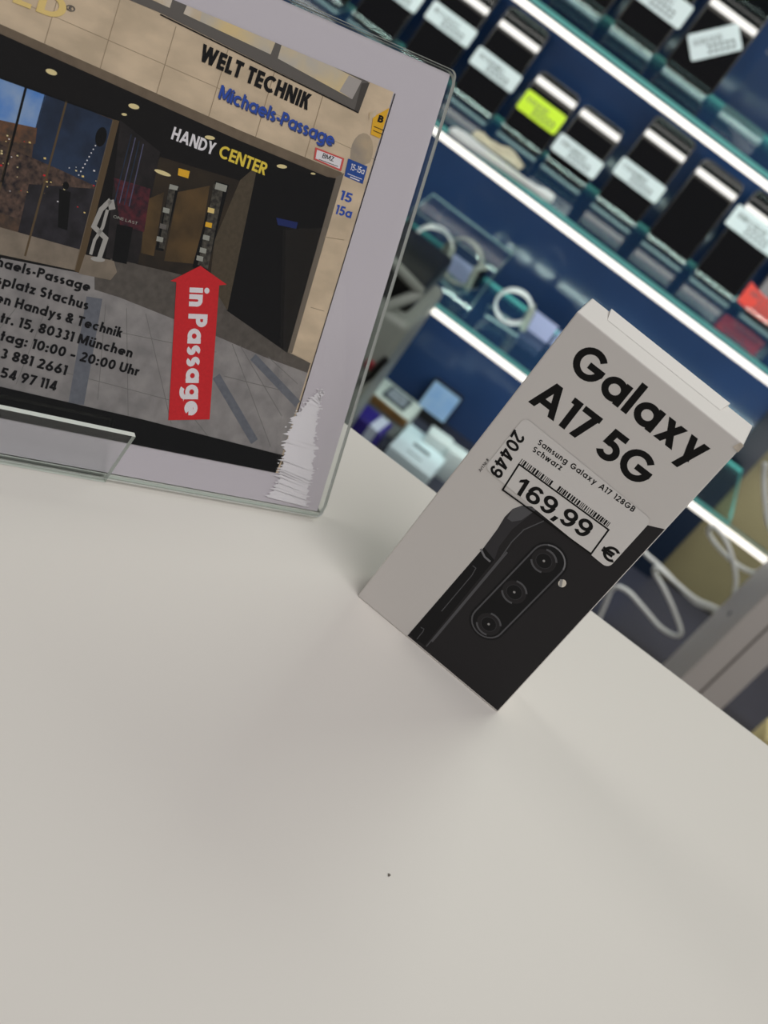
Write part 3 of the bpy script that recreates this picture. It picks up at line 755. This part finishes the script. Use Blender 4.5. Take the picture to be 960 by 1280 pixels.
for k, z in enumerate(SH + [.205]):
    b = MB(); b.box((XL, YF, z - .006), (XR, YB - .018, z), glass_m, glass_edge); b.build('glass_shelf', cab)
    xl = -.134 if k == 2 else XL
    b = MB(); b.rbox((xl, YF - .004, z - .0182), (XR + .5, YF + .006, z - .0106), .002, led_m); b.build('led_strip', cab)
    area('led_light', ((xl + XR + .5) / 2, YF + .0125, z - .015), ((xl + XR + .5) / 2, YF + .2, z - .15), XR + .5 - xl, .010, (2.2 if k == 2 else 1.25) * (XR + .5 - xl) / 1.9, (1.0, .98, .92))
    b = MB(); b.box((xl, YF + .006, z - .008), (XR + .5, YF + .014, z - .0062), alu); b.build('led_channel', cab)


# ------------------------------------------------------------------ phones on stands
def local_part(name, parent, fn):
    b = MB(); fn(b); return b.build(name, parent, local=True)


def make_stand(w=.07, lean=19, h=.10):
    r = empty('phone_stand')
    sl, cl = math.sin(R(lean)), math.cos(R(lean))
    def back(b):
        o = [(x, y * sl, .004 + y * cl) for x, y in rrect(w, h, .006, 4, 0, h / 2)]
        b.prism(o, (0, .0025, 0), acr, acr_edge)
    local_part('back_plate', r, back)
    local_part('base_plate', r, lambda b: b.box((-w / 2, -.022, 0), (w / 2, .045, .003), acr, acr_edge))
    local_part('lip', r, lambda b: b.box((-w / 2, -.022, .003), (w / 2, -.0195, .017), acr, acr_edge))
    return r


def make_phone(L=.15, w=.073, lean=19, label=None, lz=.45, lw=.078, lh=.028, la=0, lx=0, notch=False, bulge=0):
    """phone leaning back; local origin at its lower edge"""
    r = empty('mobile_phone')
    sl, cl = math.sin(R(lean)), math.cos(R(lean))
    T = lambda x, y, d: Vector((x, y * sl - d * cl, y * cl + d * sl))       # x across, y up the face, d out of the face
    def body(b):
        o = rrect(w, L, .010, 5, 0, L / 2); b.prism([T(x, y, -.008) for x, y in o], T(0, 0, .008), black_pl, alu if notch else black_pl, True)
    local_part('case', r, body)
    def scr(b):
        o = rrect(w - .004, L - .004, .009, 5, 0, L / 2); b.face([T(x, y, .0003) for x, y in o], screen_m)
    local_part('screen', r, scr)
    if label:
        ca, sa = math.cos(R(la)), math.sin(R(la))
        Q = lambda x, y, d: T(lx + x * ca - y * sa, lz * L + x * sa + y * ca, d + .001 - bulge * (x / lw * 2) ** 2 * 0)
        def lab(b):
            if bulge:
                n = 10; up = [(-lw / 2 + lw * k / n, lh / 2 - bulge * (1 - (2 * k / n - 1) ** 2)) for k in range(n + 1)]
                dn = [(-lw / 2 + lw * k / n, -lh / 2 - bulge * .4 * (1 - (2 * k / n - 1) ** 2)) for k in range(n + 1)]
                o = dn + up[::-1]
            else: o = rrect(lw, lh, .003, 3)
            b.prism([Q(x, y, 0) for x, y in o], T(0, 0, .0006), label)
        lo = local_part('price_label', r, lab)
        def pr(b):
            rr = random.Random(int(lw * 1e5 + lz * 999 + L * 1e4))
            x = -lw * .40
            while x < lw * .15:
                b.face([Q(a, y, .0009) for a, y in ((x, lh * .02), (x + .0012, lh * .02), (x + .0012, lh * .26), (x, lh * .26))], label_ink); x += rr.choice((.002, .003, .004))
            x = -lw * .16
            for k in range(5):
                b.face([Q(a, y, .0009) for a, y in ((x, -lh * .36), (x + .0055, -lh * .36), (x + .0055, -lh * .28), (x, -lh * .28))], label_ink)
                b.face([Q(a, y, .0009) for a, y in ((x, -lh * .12), (x + .0055, -lh * .12), (x + .0055, -lh * .04), (x, -lh * .04))], label_ink)
                b.face([Q(a, y, .0009) for a, y in ((x + .004, -lh * .36), (x + .0055, -lh * .36), (x + .0055, -lh * .04), (x + .004, -lh * .04))], label_ink)
                x += .008
        local_part('label_print', lo, pr)
    return r


def place(o, x, y, z, label, cat, group=None):
    o.location = (x, y, z); WM[o] = Matrix.Translation((x, y, z)); tag(o, label, cat, group); return o


def copy_tree(o, parent=None):
    c = o.copy(); COL.objects.link(c); c.parent = parent; WM[c] = WM.get(o)
    for ch in list(o.children): copy_tree(ch, c)
    return c


YP = 1.985
RX = lambda r, d=2.03: r / FPX * d
stands = {}
rows = [
    # shelf, r(px), L, lean, label mat, lz, options, label text
    (1, -440, .150, 19, label_w, .42, {}, 'black phone with white label farthest left on the middle shelf, behind the sign', 'phone farthest left on the middle shelf'),
    (1, -367, .148, 24, label_w, .48, {}, 'black phone with a white label just above the top edge of the sign', 'phone just above the top edge of the sign'),
    (1, -290, .152, 19, label_w, .50, {}, 'black phone with a white label above the top right corner of the sign', 'phone above the sign corner'),
    (1, -214, .150, 19, label_w, .42, {}, 'tall black phone with a white label, directly left of the yellow-labelled one', 'tall phone left of the yellow-labelled one'),
    (1, -139, .104, 24, label_y, .52, dict(lw=.07, lh=.032), 'short black phone with a bright yellow price label', 'yellow-labelled phone'),
    (1, -72, .102, 24, label_w, .34, {}, 'short black phone with a white label, right of the yellow-labelled one', 'short phone right of the yellow-labelled one'),
    (1, 6, .150, 19, label_w, .40, {}, 'black phone with white label between a short phone and an unlabelled one', 'phone between a short one and an unlabelled one'),
    (1, 83, .142, 19, None, .4, {}, 'dark phone without a price label on the middle shelf', 'unlabelled phone'),
    (1, 156, .152, 19, label_w, .66, dict(lw=.088, lh=.034), 'black phone with large high-set white label, left of the red-labelled one', 'phone left of the red-labelled one'),
    (1, 232, .150, 24, label_r, .16, dict(lw=.074, lh=.034, bulge=.006, lx=-.014), 'dark phone with a red price label near its foot', 'red-labelled phone'),
    (0, -245, .150, 24, label_w, .5, {}, 'dark phone on the top shelf, leftmost, cropped by the upper picture edge', 'leftmost phone of the top shelf'),
    (0, -172, .150, 24, label_w, .52, {}, 'dark phone on the top shelf, left of the one with a broad label', 'phone left of the broad-labelled one, top shelf'),
    (0, -97, .150, 24, label_w, .44, dict(lw=.084, lh=.036), 'black phone on the top shelf with a broad straight white label', 'broad-labelled phone on the top shelf'),
    (0, -20, .165, 19, label_w, .38, dict(w=.08, lw=.07, lh=.036, la=48), 'big black phone on the top shelf with a crooked white label', 'big phone with the crooked label'),
]
for (s_, r_, L, lean, lm, lz, op, txt, sh) in rows:
    z = SH[s_]; x = RX(r_)
    if lean in stands: st = copy_tree(stands[lean])
    else: st = stands[lean] = make_stand(lean=lean)
    place(st, x, YP + (.006 if lean < 20 else .011), z, 'clear acrylic stand holding the ' + sh, 'phone stand', 'acrylic phone stands on the glass shelves')
    ph = make_phone(L=L, lean=lean, label=lm, lz=lz, **op)
    place(ph, x, YP - .004, z + .006, txt, 'phone', 'phones on display stands')
st = copy_tree(stands[19]); place(st, RX(62), YP, SH[0], 'empty clear acrylic stand on the top shelf, right of the big phone', 'phone stand', 'acrylic phone stands on the glass shelves')

# white strap and crumpled paper lying on the middle shelf
b = MB(); zz = SH[1]
p0 = on_z(566, 168, zz); p1 = on_z(683, 248, zz); ax = (p1 - p0)
def stp(t, o): return p0 + ax * t + Vector((0, 1, 0)) * o
outl = [stp(t, o) for t, o in ((-.05, .0), (-.03, .02), (.06, .026), (.25, .018), (.5, .012), (.75, .006), (.86, .008), (.95, .022), (1.04, .018), (1.06, -.004), (.98, -.014), (.86, -.012), (.6, -.012), (.3, -.014), (.1, -.016), (-.02, -.012))]
b.prism(outl, (0, 0, .005), white_pl, None, True)
tag(b.build('watch_strap'), 'long white strap lying flat along the front of the middle shelf', 'strap')
b = MB(); g = on_z(608, 186, zz)
vs = []; nx, ny = 9, 5; rr = random.Random(4)
for j in range(ny):
    for i in range(nx): vs.append((g.x - .03 + .085 * i / (nx - 1), g.y + .006 + .034 * j / (ny - 1), zz + .0008 + (rr.random() * .012 if 0 < i < nx - 1 and 0 < j < ny - 1 else rr.random() * .002)))
b.mesh(vs, [[j * nx + i, j * nx + i + 1, (j + 1) * nx + i + 1, (j + 1) * nx + i] for j in range(ny - 1) for i in range(nx - 1)], mat('beige_paper', (196, 188, 164), rough=.7, var=.15, scale=60))
tag(b.build('crumpled_paper'), 'beige crumpled paper lying behind the white strap', 'paper')


# watches on the lower shelf
def watch(x, y, z, rad, label, band, ang):
    r = empty('smart_watch', (x, y, z), Matrix.Rotation(R(ang), 3, 'Z'), label, 'watch', 'watches on the lower shelf')
    path = [Vector((rad * math.cos(t), 0, rad + .002 + rad * .95 * math.sin(t))) for t in [2 * math.pi * k / 28 for k in range(28)]]
    b = MB(); b.tube(path, .0022, band, 10, True, 4.2, (0, 1, 0)); 
    b.build('strap', r, local=True)
    b = MB(); b.rbox((-.019 - .0, -.019, rad * 1.0 - .016), (.019, -.019 + .010, rad * 1.0 + .022), .004, white_pl); 
    def rot(v): return v
    b2 = MB(); tf = Matrix.Translation((rad * .95, 0, rad)) @ Matrix.Rotation(R(80), 4, 'Y')
    b2.rbox((-.019, -.017, -.004), (.019, .017, .006), .003, grey_pl, 2, tf); b2.build('watch_case', r, local=True)
    b3 = MB(); b3.rbox((-.016, -.014, .0058), (.016, .014, .0068), .0004, screen_m, 1, tf); b3.build('watch_screen', r, local=True)
    b4 = MB(); b4.box((-.03, -.02, 0), (.03, .02, .003), acr, acr_edge); b4.box((-.004, -.004, .003), (.004, .004, .008), acr, acr_edge); b4.build('display_foot', r, local=True)
    return r
zs = SH[2]
for (px, py, rad, lb, an) in ((536, 318, .030, 'white watch loop beside the sign edge, leftmost on the lower shelf', 15), (590, 322, .036, 'silver watch on a wide clear loop, middle of the lower shelf', -20), (636, 392, .028, 'white watch loop with open clasp, just left of the phone box', 10)):
    q = on_z(px, py, zs); watch(q.x, 1.945, zs, rad, lb, white_pl if rad < .035 else grey_pl, an)
# lilac tags and a clear box
lil = mat('lilac_card', (150, 156, 196), rough=.5)
for (px, py, lb, s_) in ((566, 345, 'pale lilac card lying in front of the silver watch', .9), (668, 418, 'lilac tent card beside the right-hand watch loop', 1.0), (700, 440, 'lilac tent card close to the top left of the phone box', .8)):
    q = on_z(px, py, zs); b = MB(); w2 = .024 * s_
    b.prism([(q.x - w2, q.y, zs), (q.x - w2, q.y + .03, zs), (q.x - w2, q.y + .02, zs + .026 * s_)], (2 * w2, 0, 0), lil)
    tag(b.build('price_card'), lb, 'card', 'cards on the lower shelf')
q = on_z(560, 318, zs); b = MB()
x0 = q.x - .07; x1 = q.x + .085
for lo, hi_ in (((x0, 1.90, zs), (x1, 1.902, zs + .075)), ((x0, 2.0, zs), (x1, 2.002, zs + .075)), ((x0, 1.90, zs + .075), (x1, 2.002, zs + .077)), ((x0, 1.902, zs), (x0 + .002, 2.0, zs + .075)), ((x1 - .002, 1.902, zs), (x1, 2.0, zs + .075))): b.box(lo, hi_, acr, acr_edge)
tag(b.build('clear_cover'), 'clear acrylic cover box on the lower shelf beside the sign', 'cover')

# ------------------------------------------------------------------ goods on the cabinet base
def carton_box(name, px, py, zt, size, rot, m, label, cat='box', extra=None, y=None):
    """box whose top centre sits at pixel px,py at height zt above the deck"""
    q = on_z(px, py, DECK + zt)
    r = empty(name, (q.x, q.y, DECK), Matrix.Rotation(R(rot), 3, 'Z'), label, cat)
    w2, d2 = size[0] / 2, size[1] / 2
    b = MB(); b.rbox((-w2, -d2, 0), (w2, d2, zt), .0015, m, 2); b.build('body', r, local=True)
    if extra: extra(r, w2, d2, zt)
    return r
def slots(r, w2, d2, z):
    b = MB(); b.box((-.015, -.002, z), (.017, .006, z + .0006), mat('dark_slot', (30, 44, 54))); b.build('dark_stripe', r, local=True)
    b = MB(); b.box((-.015, -.030, z), (.013, -.027, z + .0006), mat('grey_line', (130, 150, 150))); b.build('grey_line', r, local=True)
carton_box('white_box', 526, 562, .035, (.082, .10), -2, mat('pale_blue_white', (206, 226, 232), rough=.4), 'pale white box with a dark stripe on its lid, on the cabinet base', 'box', slots)
def stripe(r, w2, d2, z):
    b = MB(); b.box((w2 - .022, -d2 - .0006, 0.002), (w2 - .006, d2 - .002, z + .0006), mat('white_band', (200, 214, 232))); b.build('white_band', r, local=True)
carton_box('purple_box', 466, 522, .05, (.058, .05), -6, mat('deep_purple', (58, 44, 150), rough=.35, rgb2=(36, 26, 104), scale=12), 'deep purple box with a white band beside the sign edge', 'box', stripe)
def rim(r, w2, d2, z):
    b = MB(); b.box((-w2 - .001, -d2 - .004, z - .014), (w2 + .001, -d2, z), mat('brown_wood_edge', (126, 96, 58), rough=.5, var=.2, scale=40)); b.build('wood_edge', r, local=True)
    b = MB(); b.box((-.018, -.022, z), (.026, .022, z + .003), mat('dark_frame', (40, 50, 56))); g_ = b.build('device_frame', r, local=True)
    b = MB(); b.box((-.013, -.017, z + .003), (.021, .017, z + .0035), mat('grey_screen', (130, 138, 146), rough=.3, var=.4, scale=90)); b.build('device_screen', g_, local=True)
carton_box('goods_tray', 494, 497, .045, (.085, .07), -4, mat('tray_white', (186, 196, 190), rough=.5), 'pale tray with a brown wooden front edge holding a small grey screen', 'tray', rim)
# tablet leaning on the back panel
q = on_y(533, 524, 2.03); r = empty('small_tablet', (q.x, 2.028, DECK), None, 'small light blue screen leaning on the navy panel', 'tablet')
b = MB(); T = lambda x, y, d: Vector((x, y * .34 - d * .94, y * .94 + d * .34))
b.prism([T(x, y, -.007) for x, y in rrect(.060, .072, .004, 3, 0, .036)], T(0, 0, .007), black_pl); b.build('case', r, local=True)
b = MB(); b.face([T(x, y, .0004) for x, y in rrect(.053, .05, .002, 3, 0, .042)], mat('blue_screen', (120, 160, 215), rough=.15, rgb2=(160, 190, 220), scale=20)); b.build('screen', r, local=True)
for (px, py, lb, dy) in ((552, 545, 'small white carton behind the striped white box', 0), (577, 566, 'small white carton touching the left edge of the phone box in view', 0)):
    carton_box('small_carton', px, py, .055, (.042, .03), 4, mat('pale_white', (206, 218, 218), rough=.5), lb)

# grey pedestal at the left with a triangular bracket
q = on_y(500, 420, 1.76); px_ = -.118
pd = empty('grey_pedestal', (-.30, 1.70, FLOOR), None, 'grey metal pedestal with a dark recess and bracket bars, left of the lowest light strip', 'pedestal')
b = MB(); b.rbox((-.46, 1.62, FLOOR), (px_, 1.80, -.385), .012, grey_pl, 3); b.build('body', pd)
b = MB(); b.rbox((-.46, 1.645, -.387), (px_ - .016, 1.80, -.340), .008, black_pl, 2); b.build('recess', pd)
b = MB(); P1 = on_y(527, 366, 1.63)
b.tube([P1, P1 + Vector((-.16, 0, .03))], .0075, grey_pl, 8); b.build('bracket_bar', pd)
b = MB(); b.tube([P1, P1 + Vector((-.05, -.004, -.08)), P1 + Vector((-.10, -.004, -.155))], .0075, grey_pl, 8); b.build('bracket_bar', pd)
b = MB(); b.rbox((P1.x - .20, 1.606, -.44), (P1.x - .034, 1.622, -.392), .004, black_pl, 2); b.build('dark_slot', pd)
q = on_y(461, 456, 1.615); b = MB(); b.rbox((q.x - .006, 1.612, q.z - .006), (q.x + .006, 1.622, q.z + .006), .002, mat('red_knob', (150, 40, 50), rough=.4)); b.build('red_button', pd)
b = MB(); b.tube(spline([on_y(484, 448, 1.612), on_y(474, 458, 1.61), on_y(464, 470, 1.612), on_y(452, 478, 1.615)]), .005, black_pl, 8); b.build('handle', pd)

# ------------------------------------------------------------------ right side: white post, cables, cream box
X0 = .462
po = empty('white_post', (X0 + .048, 1.66, FLOOR), None, 'pale grey-white upright post at the right edge beyond the counter', 'post')
b = MB(); b.rbox((X0, 1.60, FLOOR), (X0 + .07, 1.72, .3), .002, mat('post_paint', (236, 228, 222), rough=.45), 2); b.build('column', po)
b = MB(); b.box((X0 + .031, 1.5985, FLOOR + .02), (X0 + .0335, 1.6003, .29), mat('post_groove', (110, 100, 96))); b.build('groove', po)
d = ray(912, 767); t = X0 / d.x; q = CAM + d * t
b = MB(); b.prism([(X0 - .0005, q.y + .004 * math.cos(a), q.z + .004 * math.sin(a)) for a in [k * .5236 for k in range(12)]], (.0008, 0, 0), mat('dark_hole', (40, 38, 38))); b.build('screw_hole', po)
def cable(pts, y, rad, label):
    z5 = lambda x, y_: (720 + x / 3.2, 560 + y_ / 3.2)
    P = [on_y(*z5(x, y_), yy - .035) for x, y_, yy in pts]
    b = MB(); b.tube(spline(P, 8), rad, mat('white_cable', (244, 247, 246), rough=.4), 10)
    return tag(b.build('charging_cable'), label, 'cable', 'white cables at the cabinet end')
cable([(60, 760, 1.86), (110, 640, 1.85), (150, 560, 1.84), (205, 572, 1.83), (265, 635, 1.82), (335, 715, 1.81), (395, 750, 1.80), (420, 735, 1.80), (392, 650, 1.81), (350, 560, 1.82), (312, 490, 1.83), (335, 485, 1.82), (400, 540, 1.81), (480, 605, 1.80), (560, 640, 1.79), (680, 700, 1.78)], 1.8, .0036, 'white cable looping beside the lower right of the phone box')
cable([(200, 340, 1.86), (275, 420, 1.85), (340, 478, 1.84), (410, 550, 1.83), (480, 618, 1.82), (550, 650, 1.80), (660, 720, 1.79)], 1.8, .0036, 'white cable hanging straight behind the looping one')
cable([(900, 480, 1.80), (740, 498, 1.81), (680, 488, 1.82), (600, 430, 1.83), (545, 365, 1.84), (530, 330, 1.84), (550, 315, 1.83), (592, 360, 1.82), (622, 430, 1.81), (640, 520, 1.80), (632, 590, 1.79), (610, 700, 1.78)], 1.8, .0036, 'white cable crossing itself under the short light strip')
cable([(756, 60, 1.80), (752, 130, 1.80), (758, 220, 1.79), (772, 310, 1.78), (830, 420, 1.77)], 1.8, .0036, 'white cable hanging at the far right edge of the picture')
q = on_y(936, 880, 1.9)
b = MB(); b.rbox((q.x, 1.74, FLOOR), (q.x + .3, 1.80, q.z + .06), .004, mat('cream_card', (232, 216, 160), rough=.6, var=.04, scale=10)); tag(b.build('cream_board'), 'cream board standing beyond the white post, lower right corner', 'board')
